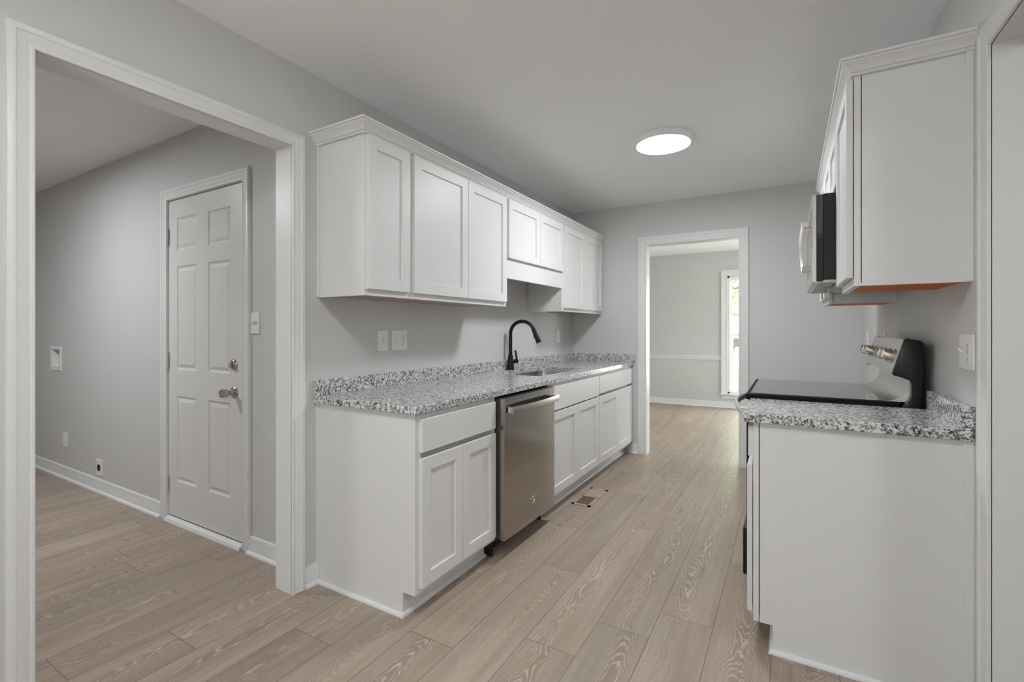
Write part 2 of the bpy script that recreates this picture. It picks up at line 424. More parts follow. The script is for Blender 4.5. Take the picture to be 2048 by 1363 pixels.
def wall(name, label, *boxes, mat='wall'):
    m = MB()
    for a, b in boxes: m.box(a, b)
    return struct(m.build(name, M[mat]), label, 'wall')
T = 0.115
wall('wall_left', 'grey wall behind the sink run, with the cased opening to the laundry',
     ((LX-T, BY, 0), (LX, OP0-.012, CZ)), ((LX-T, OP1+.012, 0), (LX, FY, CZ)), ((LX-T, OP0-.012, OPZ+.012), (LX, OP1+.012, CZ)))
wall('wall_far', 'grey end wall of the galley with the doorway to the dining room',
     ((-2.2, FY, 0), (DX0-.012, FY+.12, CZ)), ((DX1+.012, FY, 0), (2.4, FY+.12, CZ)), ((DX0-.012, FY, DZ+.012), (DX1+.012, FY+.12, CZ)))
wall('wall_right', 'grey wall behind the range, with a cased opening near the camera',
     ((RX, BY, 0), (RX+.14, RO0-.012, CZ)), ((RX, RO1+.012, 0), (RX+.14, FY, CZ)), ((RX, RO0-.012, ROZ+.012), (RX+.14, RO1+.012, CZ)))
wall('wall_back', 'grey wall behind the camera with a window added for daylight',
     ((-2.2, BY-.12, 0), (-1.25, BY, CZ)), ((-.35, BY-.12, 0), (3.4, BY, CZ)), ((-1.25, BY-.12, 0), (-.35, BY, .75)), ((-1.25, BY-.12, 1.95), (-.35, BY, CZ)))
wall('wall_side_room', 'grey walls of the room beyond the opening on the range side',
     ((3.2, BY, 0), (3.32, 4.0, CZ)), ((RX+.14, 4.0, 0), (3.32, 4.12, CZ)))
# laundry: recess behind the six panel door
LD0, LD1, LDZ = -3.487, -2.642, 2.062
wall('wall_laundry_far', 'grey laundry wall that holds the six panel door',
     ((-6.6, LWY, 0), (-5.506, LWY+.1, CZ)), ((-5.321, LWY, 0), (LD0-.012, LWY+.1, CZ)), ((-5.506, LWY, 0), (-5.321, LWY+.1, .914)), ((-5.506, LWY, 1.063), (-5.321, LWY+.1, CZ)), ((LD1+.012, LWY, 0), (LX-T, LWY+.1, CZ)), ((LD0-.012, LWY, LDZ+.012), (LD1+.012, LWY+.1, CZ)), ((LD0-.1, LWY+.1, 0), (LD1+.1, LWY+.13, LDZ+.1)))
wall('wall_laundry_side', 'grey end wall of the laundry', ((-6.7, -1.6, 0), (-6.6, LWY+.1, CZ)))
wall('wall_laundry_near', 'grey near wall of the laundry', ((-6.6, -1.6, 0), (LX-T, -1.5, CZ)))
# dining room
DWX0, DWX1, DWZ0, DWZ1 = -0.836, 0.36, 0.225, 2.075
wall('wall_dining_far', 'grey far wall of the dining room with a tall window',
     ((-2.2, DFY, 0), (DWX0, DFY+.14, CZ)), ((DWX1, DFY, 0), (2.4, DFY+.14, CZ)), ((DWX0, DFY, 0), (DWX1, DFY+.14, DWZ0)), ((DWX0, DFY, DWZ1), (DWX1, DFY+.14, CZ)))
wall('wall_dining_left', 'grey side wall of the dining room', ((-2.2, FY+.12, 0), (-2.06, DFY, CZ)))
wall('wall_dining_right', 'grey side wall of the dining room with a window',
     ((2.2, FY+.12, 0), (2.34, 5.7, CZ)), ((2.2, 7.5, 0), (2.34, DFY, CZ)), ((2.2, 5.7, 0), (2.34, 7.5, .25)), ((2.2, 5.7, 2.05), (2.34, 7.5, CZ)))

# trim: jamb linings and casings
def trim(n, mb, label, mat='trim', smooth=25): return struct(mb.build('trim_%d' % n, M[mat], smooth=smooth), label, 'trim')
m = MB(); casing(m, XL(LX), OP0, OP1, OPZ, prof=[(o, t) for o, t in CASE])
m.box((LX-T-.002, OP0-.014, 0), (LX+.002, OP0, OPZ)); m.box((LX-T-.002, OP1, 0), (LX+.002, OP1+.014, OPZ)); m.box((LX-T-.002, OP0-.014, OPZ), (LX+.002, OP1+.014, OPZ+.014))
trim(1, m, 'white casing around the wide opening to the laundry')
m = MB(); casing(m, YN(FY), DX0, DX1, DZ, prof=[(o*1.28, t) for o, t in CASE])
m.box((DX0-.014, FY-.002, 0), (DX0, FY+.122, DZ)); m.box((DX1, FY-.002, 0), (DX1+.014, FY+.122, DZ)); m.box((DX0-.014, FY-.002, DZ), (DX1+.014, FY+.122, DZ+.014))
trim(2, m, 'white casing around the doorway to the dining room')
m = MB(); casing(m, XR(RX), RO0, RO1, ROZ, prof=[(o*1.1, t) for o, t in CASE])
m.box((RX-.002, RO0-.014, 0), (RX+.142, RO0, ROZ)); m.box((RX-.002, RO1, 0), (RX+.142, RO1+.014, ROZ)); m.box((RX-.002, RO0-.014, ROZ), (RX+.142, RO1+.014, ROZ+.014))
trim(3, m, 'white casing around the opening beside the range wall cabinets')
m = MB(); casing(m, YN(LWY), LD0-.004, LD1+.004, LDZ+.004, prof=[(o*1.06, t) for o, t in CASE])
m.box((LD0-.014, LWY-.002, 0), (LD0-.002, LWY+.1, LDZ)); m.box((LD1+.002, LWY-.002, 0), (LD1+.014, LWY+.1, LDZ)); m.box((LD0-.014, LWY-.002, LDZ+.002), (LD1+.014, LWY+.1, LDZ+.014))
trim(4, m, 'white casing around the six panel laundry door')
# chair rail and baseboards
RAIL = [(0, 0), (.012, .003), (.014, .012), (.010, .018), (.012, .028), (.022, .036), (.024, .048), (.014, .056), (0, .062)]
m = MB(); run(m, RAIL, (-2.06, DFY, 0), (DWX0-.094, DFY, 0), (0, -1, 0), .748)
trim(5, m, 'white chair rail on the dining room far wall')
m = MB(); run(m, RAIL, (-2.06, FY+.12, 0), (-2.06, DFY, 0), (1, 0, 0), .748)
trim(6, m, 'white chair rail on the dining room side wall')
def base(side, p0, p1, nrm, label):
    m = MB(); run(m, BASE, p0, p1, nrm)
    q0, q1 = [Vector(p) + Vector(nrm) * .0135 for p in (p0, p1)]
    run(m, SHOE, q0, q1, nrm)
    return struct(m.build('baseboard_' + side, M['trim'], smooth=30), label, 'baseboard')
base('laundry', (-6.6, LWY, 0), (LD0-.071, LWY, 0), (0, -1, 0), 'white baseboard on the laundry wall beside the dryer outlet')
base('laundry_door', (LD1+.071, LWY, 0), (LX-T, LWY, 0), (0, -1, 0), 'short white baseboard between laundry door and opening')
base('left', (LX, OP1+.064, 0), (LX, 1.518, 0), (1, 0, 0), 'short white baseboard between the opening and the base cabinet')
base('far', (-1.345, FY, 0), (DX0-.082, FY, 0), (0, -1, 0), 'short white baseboard beside the dining doorway')
base('far_right', (DX1+.082, FY, 0), (RX, FY, 0), (0, -1, 0), 'white baseboard on the end wall behind the range')
base('dining_far', (-2.06, DFY, 0), (2.2, DFY, 0), (0, -1, 0), 'white baseboard on the dining room far wall')
base('dining_left', (-2.06, FY+.12, 0), (-2.06, DFY, 0), (1, 0, 0), 'white baseboard on the dining room side wall')
base('left_near', (LX, BY, 0), (LX, OP0-.064, 0), (1, 0, 0), 'white baseboard on the wall before the laundry opening')

# windows
def window(n, F, u0, u1, v0, v1, dep, label, muntin=False, sill=True, case=True, mid=None):
    """a double hung window whose wall opening is u0..u1, v0..v1; F faces into the room, dep = wall thickness"""
    root = bpy.data.objects.new('window_%d' % n, None); C.objects.link(root); root.location = F((u0+u1)/2, v0)
    ORG[root.name] = Vector(root.location); struct(root, label, 'window')
    def bx(mb, a, b, c, d, e, f): return mb.box(F(a, c, e), F(b, d, f))
    m = MB(); fr = .03
    bx(m, u0, u0+fr, v0, v1, -dep, 0); bx(m, u1-fr, u1, v0, v1, -dep, 0); bx(m, u0, u1, v1-fr, v1, -dep, 0); bx(m, u0, u1, v0, v0+fr, -dep, 0)
    m.build('window_frame', M['trim'], root)
    if mid is None: mid = (v0+v1)/2
    for lo, hi, d in ((v0+fr, mid+.018, -.075), (mid-.018, v1-fr, -.105)):
        m = MB(); s = .024; b = .036
        bx(m, u0+fr, u0+fr+s, lo, hi, d-.028, d); bx(m, u1-fr-s, u1-fr, lo, hi, d-.028, d)
        bx(m, u0+fr+s, u1-fr-s, lo, lo+b, d-.028, d); bx(m, u0+fr+s, u1-fr-s, hi-b, hi, d-.028, d)
        sa = m.build('sash', M['trim'], root)
        g = MB(); g.box(F(u0+fr+s-.004, lo+b-.004, d-.016), F(u1-fr-s+.004, hi-b+.004, d-.012))
        g.build('pane', M['glass'], sa)
    m = MB(); m.box(F(u0+.17, mid-.012, -.073), F(u0+.24, mid+.004, -.058), .003); m.build('sash_lock', M['chrome'], root)
    if case:
        m = MB(); casing(m, F, u0, u1, v1, v0-.002, prof=[(o*1.49, t*1.2) for o, t in CASE]); m.build('window_casing', M['trim'], root, smooth=25)
        m = MB(); m.box(F(u0-.115, v0-.022, -.05), F(u1+.115, v0+.004, .045), .004); m.build('window_sill', M['trim'], root)
        m = MB(); m.box(F(u0-.09, v0-.08, 0), F(u1+.09, v0-.022, .016), .003); m.build('apron', M['trim'], root)
    return root
window(1, YN(DFY), DWX0, DWX1, DWZ0, DWZ1, .14, 'white double hung window in the dining room looking out to the trees', mid=1.15)
window(2, Frame((0, BY, 0), (1, 0, 0), (0, 1, 0)), -1.25, -.35, .75, 1.95, .12, 'white double hung window added unseen behind the camera for fill daylight')  # unseen window, added so daylight fills the faces turned to the camera
window(3, XR(2.2), 5.7, 7.5, .25, 2.05, .14, 'white window on the dining room side wall')

# laundry door
def laundry_door():
    root = bpy.data.objects.new('door_1', None); C.objects.link(root); root.location = (LD0, LWY+.02, 0); ORG[root.name] = Vector(root.location)
    struct(root, 'white six panel door in the laundry wall', 'door')
    F = YN(LWY+.038); xs = [(-3.382, -3.148), (-3.012, -2.778)]; zs = [(.260, .806), (.975, 1.634), (1.735, 1.942)]
    holes = [(a, b, c, d) for a, b in xs for c, d in zs]
    m = panelled(MB(), F, LD0+.003, LD1-.003, .032, LDZ-.003, .035, holes, [(.003, -.003), (.010, -.007), (.016, -.0075), (.034, -.001)])
    leaf = m.build('door_leaf', M['door'], root)
    Fd = YN(LWY+.003)
    def pt(x, z, d): return Fd(x, z, d)
    m = MB(); m.lathe([(.0001, 0), (.033, 0), (.034, .003), (.029, .009), (.015, .014), (.013, .034)], pt(-2.733, .872, 0), (0, -1, 0)); m.build('rosette', M['nickel'], root, smooth=40)
    m = MB(); m.lathe([(.014, .03), (.017, .034), (.022, .042), (.0245, .052), (.025, .068), (.023, .075), (.018, .077), (.017, .074), (.0001, .074)], pt(-2.733, .872, 0), (0, -1, 0)); k = m.build('door_knob', M['nickel'], root, smooth=40)
    m = MB(); m.box(pt(-2.736, .862, .073), pt(-2.730, .882, .079), .001); m.build('thumb_turn', M['chrome'], k)
    m = MB(); m.lathe([(.0001, 0), (.031, 0), (.031, .006), (.026, .012), (.014, .015), (.0001, .015)], pt(-2.735, 1.030, 0), (0, -1, 0)); b = m.build('deadbolt', M['nickel'], root, smooth=40)
    m = MB(); m.box(pt(-2.741, 1.014, .014), pt(-2.729, 1.046, .030), .004); m.build('thumb_turn', M['nickel'], b)
    for z in (1.835, 1.035, .243):
        m = MB(); m.cyl(pt(LD0+.001, z-.052, .013), pt(LD0+.001, z+.052, .013), .0075, 12)
        m.box(pt(LD0-.006, z-.05, .002), pt(LD0+.010, z+.05, .004)); m.box(pt(LD0-.016, z-.05, .002), pt(LD0-.006, z+.05, .004))
        m.build('hinge', M['trim'], root, smooth=40)
    m = MB(); m.prism([(LD0-.0, LWY-.028, 0), (LD0-.0, LWY-.022, .018), (LD0-.0, LWY+.01, .026), (LD0-.0, LWY+.035, .026), (LD0-.0, LWY+.035, 0)], (LD1-LD0, 0, 0)); m.build('threshold', M['trim'], root)
    m = MB(); m.box((LD0+.01, LWY+.006, .026), (LD1-.01, LWY+.034, .034)); m.build('door_sweep', M['slot'], root)
laundry_door()

# ------------------------------------------------------------------ wall plates
def plate(label, F, u0, u1, v0, v1, gadgets, group=None, cat='wall plate', name='switch_plate'):
    root = thing(name, label, cat, F((u0+u1)/2, (v0+v1)/2, 0), group)
    m = MB(); a = F(u0, v0, 0); b = F(u1, v1, .006); m.box(a, b, .002); m.build('cover_plate', M['plastic'], root)
    for kind, cu in gadgets:
        cv = (v0+v1)/2
        if kind == 'toggle':
            m = MB(); m.box(F(cu-.006, cv-.013, .006), F(cu+.006, cv+.013, .0065)); m.build('toggle_slot', M['plastic_shade'], root)
            m = MB(); m.prism([F(cu-.004, cv-.006, .006), F(cu-.004, cv+.004, .006), F(cu-.004, cv+.012, .017), F(cu-.004, cv+.007, .018)], F.U*.008); m.build('toggle', M['plastic'], root)
        elif kind == 'rocker':
            m = MB(); m.box(F(cu-.017, cv-.034, .006), F(cu+.017, cv+.034, .0085), .001); m.build('rocker', M['plastic'], root)
        elif kind == 'gfci':
            m = MB(); m.box(F(cu-.017, cv-.034, .006), F(cu+.017, cv+.034, .008), .001); r = m.build('receptacle', M['plastic'], root)
            for s in (-1, 1):
                m = MB()
                for dx in (-.006, .006): m.box(F(cu+dx-.001, cv+s*.022-.004, .008), F(cu+dx+.001, cv+s*.022+.004, .0084))
                m.box(F(cu-.002, cv+s*.022-.011, .008), F(cu+.002, cv+s*.022-.008, .0084))
                m.build('socket', M['slot'], r)
            m = MB(); m.box(F(cu-.009, cv-.007, .008), F(cu+.009, cv-.001, .0092), .0005); m.build('test_button', M['plastic_shade'], r)
            m = MB(); m.box(F(cu-.009, cv+.001, .008), F(cu+.009, cv+.007, .0092), .0005); m.build('reset_button', M['plastic_shade'], r)
        elif kind == 'duplex':
            for s in (-1, 1):
                m = MB(); m.lathe([(.0001, 0), (.0165, 0), (.0165, .0025), (.0001, .0025)], F(cu, cv+s*.0205, .006), F.D, 24); r = m.build('receptacle', M['plastic'], root)
                m = MB()
                for dx in (-.006, .006): m.box(F(cu+dx-.001, cv+s*.0205-.004, .0085), F(cu+dx+.001, cv+s*.0205+.004, .009))
                m.build('socket', M['slot'], r)
        elif kind == 'round':
            m = MB(); m.lathe([(.0001, 0), (.025, 0), (.025, .004), (.021, .0045), (.0001, .004)], F(cu, cv, .006), F.D, 28); m.build('receptacle', M['black'], root, smooth=40)
    return root
plate('white single toggle switch plate under the first wall cabinet', XL(LX), 1.917, 1.994, 1.108, 1.223, [('toggle', 1.955)])
plate('white two gang plate with a toggle and an outlet above the granite backsplash', XL(LX), 2.026, 2.150, 1.110, 1.226, [('toggle', 2.063), ('gfci', 2.113)])
plate('white outlet plate on the sink wall past the faucet near the corner', XL(LX), 4.285, 4.365, 1.105, 1.222, [('duplex', 4.325)], name='outlet_plate')
plate('white double toggle plate on the wall between laundry door and opening', YN(LWY), -2.568, -2.486, 1.207, 1.322, [('toggle', -2.54), ('toggle', -2.513)])
plate('small white outlet plate low on the laundry wall below the washer box', YN(LWY), -5.250, -5.160, .252, .378, [('rocker', -5.205)], name='outlet_plate')
plate('white dryer outlet plate with a round black socket above the baseboard', YN(LWY), -4.590, -4.480, .120, .242, [('round', -4.535)], name='outlet_plate')
plate('white two gang plate with outlet and switch above the short granite counter', XR(RX), 2.04, 2.178, 1.098, 1.214, [('toggle', 2.145), ('gfci', 2.085)])
plate('small white outlet plate on the wall behind the range controls', XR(RX), 3.62, 3.70, 1.10, 1.214, [('duplex', 3.66)], name='outlet_plate')
plate('slim white switch plate on the range wall close to the end wall', XR(RX), 4.36, 4.44, 1.10, 1.215, [('toggle', 4.40)])

# washer box
root = thing('washer_outlet_box', 'white recessed washer supply box on the laundry wall', 'washer box', (-5.42, LWY, .98))
F = YN(LWY)
m = MB(); panelled(m, F, -5.535, -5.292, .882, 1.088, .006, [(-5.504, -5.323, .916, 1.061)], [(0, -.005)], fill=False, back=False)
m.build('box_flange', M['plastic'], root)
m = MB(); a, b, c, d, e = -5.504, -5.323, .916, 1.061, -.078
for q in (((a, c), (b, c)), ((b, c), (b, d)), ((b, d), (a, d)), ((a, d), (a, c))): m.poly([F(*q[0], .001), F(*q[1], .001), F(*q[1], e), F(*q[0], e)])
m.poly([F(a, c, e), F(b, c, e), F(b, d, e), F(a, d, e)]); m.build('recess', M['plastic'], root)
for x in (-5.46, -5.365):
    m = MB(); m.cyl(F(x, c, -.045), F(x, c+.03, -.045), .010, 16); m.cyl(F(x, c+.03, -.045), F(x, c+.04, -.045), .014, 16); m.build('valve', M['nickel'], root, smooth=40)

# ------------------------------------------------------------------ ceiling lights
def ceiling_light(x, y, R, label, mat, dome=False):
    root = thing('ceiling_light', label, 'ceiling light', (x, y, CZ))
    m = MB(); m.lathe([(R*.97, 0), (R, -.006), (R, -.022), (R*.985, -.031), (R*.95, -.0375), (R*.86, -.037), (R*.835, -.033), (R*.835, 0)], (x, y, CZ), (0, 0, 1), 72, cap=False); m.build('rim', M['plastic'], root, smooth=35)
    m = MB(); m.lathe([(.0001, -.066), (R*.25, -.0645), (R*.45, -.060), (R*.62, -.053), (R*.75, -.0445), (R*.82, -.037), (R*.845, -.030), (R*.845, -.024)] if dome else [(.0001, -.0375), (R*.25, -.0373), (R*.45, -.0368), (R*.62, -.036), (R*.75, -.0348), (R*.82, -.0335), (R*.835, -.031), (R*.835, -.024)], (x, y, CZ), (0, 0, 1), 72, cap=False); m.build('diffuser', mat, root, smooth=60)
ceiling_light(-.71, 3.17, .197, 'round flush white LED ceiling light glowing over the galley', M['lamp'])
ceiling_light(-.62, .38, .197, 'frosted shallow dome ceiling light between the two cased openings', M['lamp_near'], True)  # lamp read from the cabinet shadows; dome added to light ceiling and upper walls
ceiling_light(1.9, .9, .197, 'added fill light on the ceiling of the room beyond the range side opening', M['lamp_side_fill'], True)  # unseen lamp, added to brighten the sink side doors through the opening
ceiling_light(-4.05, .30, .197, 'round flush white LED ceiling light in the laundry', M['lamp_laundry'])

# ------------------------------------------------------------------ sink side cabinets
UF, UD, UB, UT = -1.670, .019, 1.387, 2.135       # upper face frame plane, door thickness, bottom, top
def upper(label, y0, y1, z0, z1, doors, side, dz0, valance=None, wood='tan_wood', fx=UF, wallx=LX, s=1):
    """s = 1: cabinet on the sink wall facing +x; s = -1: cabinet on the range wall facing -x"""
    F = XL(fx) if s == 1 else XR(fx)
    root = thing('wall_cabinet', label, 'wall cabinet', (wallx, (y0+y1)/2, z0), 'white wall cabinets')
    e = .0006
    m = MB(); d = abs(wallx-fx)
    g = .0225 if s == -1 else .019
    m.box(F(y0+.0022, z0+.010, -d), F(y0+.016, z1, -g)); m.box(F(y1-.016, z0+.010 if side != 'far' else z0, -d), F(y1-e, z1, -.019))
    if side: m.box(F(y0+.0022, z0, -d), F(y0+.016, z0+.010, -.019))
    m.box(F(y0+.016, z1-.016, -d), F(y1-.016, z1, -.019)); m.box(F(y0+.016, z0+.014, -d), F(y1-.016, z1-.016, -d+.006))
    m.build('cabinet_body', M['cabinet'], root)
    # face frame
    m = MB(); st = .034; lo = z0 if valance is None else valance
    hol = [(y0+st, y1-st, z0+.036, z1-.036)]
    panelled(m, Frame(F.o - F.D*.019, F.U, F.D), y0+e, y1-e, lo, z1, .019, hol, [(0, -.019)], fill=False, edge=.0008)
    m.build('face_frame', M['cabinet'], root)
    m = MB(); m.box(F(y0+.016, z0+.006, -d+.002), F(y1-.016, z0+.014, -.019)); m.build('bottom_panel', M[wood], root)
    for a, b in doors: shaker(root, F, a, b, dz0, 2.121, gap=0.003 if s == -1 else 0.0)
    if side == 'end':
        m = MB(); m.box(F(y0-.004, z0+.002, -d), F(y0+e, z1, -d+.018), .001); m.build('scribe_strip', M['cabinet'], root)
    return root
upper('single door white wall cabinet at the end of the sink run nearest the opening', 1.524, 1.825, UB, UT, [(1.532, 1.810)], 'end', 1.416)
upper('tall two door white wall cabinet over the switch plates', 1.825, 2.775, UB, UT, [(1.841, 2.310), (2.313, 2.760)], None, 1.416)
upper('short two door white wall cabinet with a valance above the sink', 2.775, 3.700, 1.69, UT, [(2.789, 3.252), (3.256, 3.696)], None, 1.720, valance=1.582)
upper('two door white wall cabinet in the corner beside the dining doorway wall', 3.700, 4.696, UB, UT, [(3.722, 4.178), (4.182, 4.662)], 'end', 1.416)
m = MB()
path = lambda d: [(LX, 1.524-d), (UF+d, 1.524-d), (UF+d, FY)]
m.loft([[Vector((x, y, 2.124+h)) for x, y in path(d)] for d, h in CROWN], cap=False, closed=False)
tag(m.build('crown_moulding', M['cabinet'], smooth=25), 'stepped white crown moulding along the sink side wall cabinets', 'crown moulding')

BF, BB, BT = -1.362, .103, .872
def base_cabinet(label, y0, y1, fronts, doors, fx=BF, wallx=LX, s=1, near=False, kickx=.070, shoe=True, far=False, dr='drawer_front'):
    F = XL(fx) if s == 1 else XR(fx); e = .0006; d = abs(wallx-fx)
    root = thing('base_cabinet', label, 'base cabinet', (wallx, (y0+y1)/2, 0), 'white base cabinets')
    m = MB()
    # side panels with the toe notch
    prof = [(0, -d), (BB, 0), (BT, 0)]
    for a, b in ((y0+e, y0+.016), (y1-.016, y1-e)):
        pts = [F(a, 0, -d), F(a, 0, -kickx), F(a, BB, -kickx), F(a, BB, -.019), F(a, BT, -.019), F(a, BT, -d)]
        if s == -1 and a < y0+.01: pts[3] = F(a, BB, -.0225); pts[4] = F(a, BT, -.0225)
        m.prism(pts, F.U*(b-a))
    m.box(F(y0+.016, BB, -d), F(y1-.016, BB+.016, -.019)); m.box(F(y0+.016, BB+.016, -d), F(y1-.016, BT, -d+.006))
    m.build('cabinet_body', M['cabinet'], root)
    m = MB(); panelled(m, Frame(F.o - F.D*.019, F.U, F.D), y0+e, y1-e, BB, BT, .019, [(y0+.036, y1-.036, BB+.036, BT-.036)], [(0, -.019)], fill=False, edge=.0008); m.build('face_frame', M['cabinet'], root)
    m = MB(); m.box(F(y0+.016, 0, -kickx-.012), F(y1-.016, BB, -kickx-.002)); m.build('toe_kick', M['cabinet'], root)
    if shoe:
        m = MB(); q = kickx + .002
        if near: m.loft([[F(y0-dd, h, -d), F(y0-dd, h, -q+dd+.001), F(y1-e, h, -q+dd+.001)] for dd, h in SHOE], cap=False, closed=False)
        else: run(m, SHOE, F(y0+e, 0, -q), F(y1-e, 0, -q), F.D)
        m.build('shoe_moulding', M['trim'], root, smooth=40)
    for a, b, c, dd in fronts: slab(root, dr, F, a, b, c, dd)
    for a, b in doors: shaker(root, F, a, b, .128, .680 if s == 1 else .700, gap=0.004 if s == -1 else 0.0)
    return root
BE = 1.52
r_ = base_cabinet('white base cabinet at the open end of the sink run with one drawer front', BE, 2.148, [(1.545, 2.128, .706, .848)], [(1.545, 1.834), (1.837, 2.131)], near=True)
m = MB(); m.box((LX, BE-.005, .016), (LX+.02, BE+.0006, BT), .001); m.build('scribe_strip', M['cabinet'], r_)
base_cabinet('white sink base cabinet with a false drawer front past the dishwasher', 2.782, 3.719, [(2.800, 3.709, .690, .852)], [(2.800, 3.250), (3.253, 3.707)])
base_cabinet('white base cabinet in the corner by the dining doorway', 3.719, 4.696, [(3.727, 4.676, .704, .848)], [(3.727, 4.198), (4.201, 4.676)])

# granite counter with sink cut-out
CT, CB = .908, .8725
SX0, SX1, SY0, SY1 = -1.885, -1.482, 2.925, 3.695
def rrect(x0, x1, y0, y1, r, z, n=6):
    out = []
    for cx, cy, a0 in ((x1-r, y1-r, 0), (x0+r, y1-r, PI/2), (x0+r, y0+r, PI), (x1-r, y0+r, 3*PI/2)):
        for k in range(n+1): a = a0 + PI/2*k/n; out.append(Vector((cx+r*math.cos(a), cy+r*math.sin(a), z)))
    return out
root = thing('granite_countertop', 'long speckled granite worktop on the sink run with a cut-out for the sink', 'countertop', (LX, 3.1, CB))
m = MB(); X0, X1, Y0, Y1 = LX+.0005, -1.338, 1.500, FY-.0005
hole_t = rrect(SX0, SX1, SY0, SY1, .07, CT); hole_b = rrect(SX0, SX1, SY0, SY1, .07, CB)
def ring_face(z, hole, x0, x1, y0, y1):
    nh = len(hole); q = nh // 4
    cs = [Vector((x1, y1, z)), Vector((x0, y1, z)), Vector((x0, y0, z)), Vector((x1, y0, z))]
    hv = [m.bm.verts.new(p) for p in hole]; cv = [m.bm.verts.new(p) for p in cs]
    for i in range(4):
        seg = [hv[i*q + k] for k in range(q)]
        for k in range(q-1): m.bm.faces.new((cv[i], seg[k+1], seg[k]))
        m.bm.faces.new((cv[i], cv[(i+1) % 4], hv[((i+1)*q) % nh], seg[-1]))
    return hv, cv
b = .004
ht, ct = ring_face(CT, hole_t, X0, X1-b, Y0+b, Y1); hb, cb = ring_face(CB, hole_b, X0, X1-b, Y0+b, Y1)
for k in range(len(ht)): m.bm.faces.new((ht[k], ht[(k+1) % len(ht)], hb[(k+1) % len(hb)], hb[k]))
prof = [(b, CT), (b*.3, CT-b*.3), (0, CT-b), (0, CB+b), (b*.3, CB+b*.3), (b, CB)]
m.loft([[Vector((X0, Y0+o, z)), Vector((X1-o, Y0+o, z)), Vector((X1-o, Y1, z))] for o, z in prof], cap=False, closed=False)
m.poly([(X0, Y0+b, CB), (X0, Y0+b, CT), (X0, Y1, CT), (X0, Y1, CB)]); m.poly([(X0, Y1, CB), (X0, Y1, CT), (X1-b, Y1, CT), (X1-b, Y1, CB)])
m.build('worktop', M['granite'], root)
m = MB(); m.box((LX+.0005, 1.500, CT), (LX+.021, FY-.0005, .984), .0015); m.build('backsplash', M['granite'], root)
m = MB(); m.box((LX+.0215, FY-.021, CT), (-1.325, FY-.0005, .984), .0015); m.build('side_splash', M['granite'], root)

# sink
root = thing('undermount_sink', 'stainless undermount sink set in the long granite worktop', 'sink', ((SX0+SX1)/2, (SY0+SY1)/2, .70))
o_ = .006
rings = [rrect(SX0-.02, SX1+.02, SY0-.02, SY1+.02, .08, CB-.001), rrect(SX0+.004-o_, SX1-.004+o_, SY0+.004-o_, SY1-.004+o_, .07, CB-.001),
         rrect(SX0+.0, SX1-.0, SY0+.0, SY1-.0, .07, .74), rrect(SX0+.02, SX1-.02, SY0+.02, SY1-.02, .05, .715), rrect(SX0+.05, SX1-.05, SY0+.05, SY1-.05, .05, .705)]
m = MB(); m.loft(rings, cap=False); m.bm.faces.new([m.bm.verts.new(p) for p in rings[-1]]); m.build('basin', M['sink_steel'], root, smooth=50)
m = MB(); m.lathe([(.0001, .001), (.03, .001), (.032, .004), (.043, .005), (.045, .001)], (-1.64, 3.3, .705), (0, 0, 1), 32, cap=False); m.build('drain', M['chrome'], root, smooth=40)

# faucet
fx, fy = -1.936, 3.29
root = thing('kitchen_faucet', 'matte black gooseneck pull-down faucet behind the sink', 'faucet', (fx, fy, CT))
def P(x, y, z): return (fx+x, fy+y, CT+z)
m = MB(); m.lathe([(.0001, 0), (.031, 0), (.031, .004), (.0285, .012), (.026, .05), (.024, .085), (.019, .112), (.0152, .122), (.0001, .122)], P(0, 0, 0), (0, 0, 1), 36); m.build('faucet_body', M['matte_black'], root, smooth=40)
pts = [P(0, 0, .11 + .02*k) for k in range(10)]
R_ = .098; dv = Vector((.97, .24, 0))
for k in range(1, 22):
    a = PI - math.radians(160)*k/21
    q = dv*(R_ + R_*math.cos(a)); pts.append(P(q.x, q.y, .29 + R_*math.sin(a)))
m = MB(); m.tube(pts, .0142, 20); m.build('spout', M['matte_black'], root, smooth=50)
e0 = Vector(pts[-1]); dd = (Vector(pts[-1])-Vector(pts[-2])).normalized()
m = MB(); m.lathe([(.0001, -.004), (.016, -.004), (.0168, .004), (.0175, .05), (.0215, .108), (.0215, .114), (.0001, .114)], e0, dd, 28); sp = m.build('spray_head', M['matte_black'], root, smooth=40)
m = MB(); q = e0 + dd*.06 + dv*-.019; m.box(q - Vector((.004, .006, .014)), q + Vector((.004, .006, .014)), .003); m.build('spray_button', M['black'], sp)
m = MB(); m.cyl(P(.008, .02, .062), P(.02, .055, .066), .0165, 24); m.lathe([(.0165, 0), (.0165, .012), (.012, .018), (.0001, .019)], P(.02, .055, .066), (.32, .94, .1), 24); hb_ = m.build('handle_hub', M['matte_black'], root, smooth=40)
m = MB(); m.tube([P(.021, .060, .07), P(.019, .062, .10), P(.012, .064, .130), P(.006, .066, .152)], [.010, .0085, .0075, .0085], 14); m.build('lever', M['matte_black'], hb_, smooth=50)

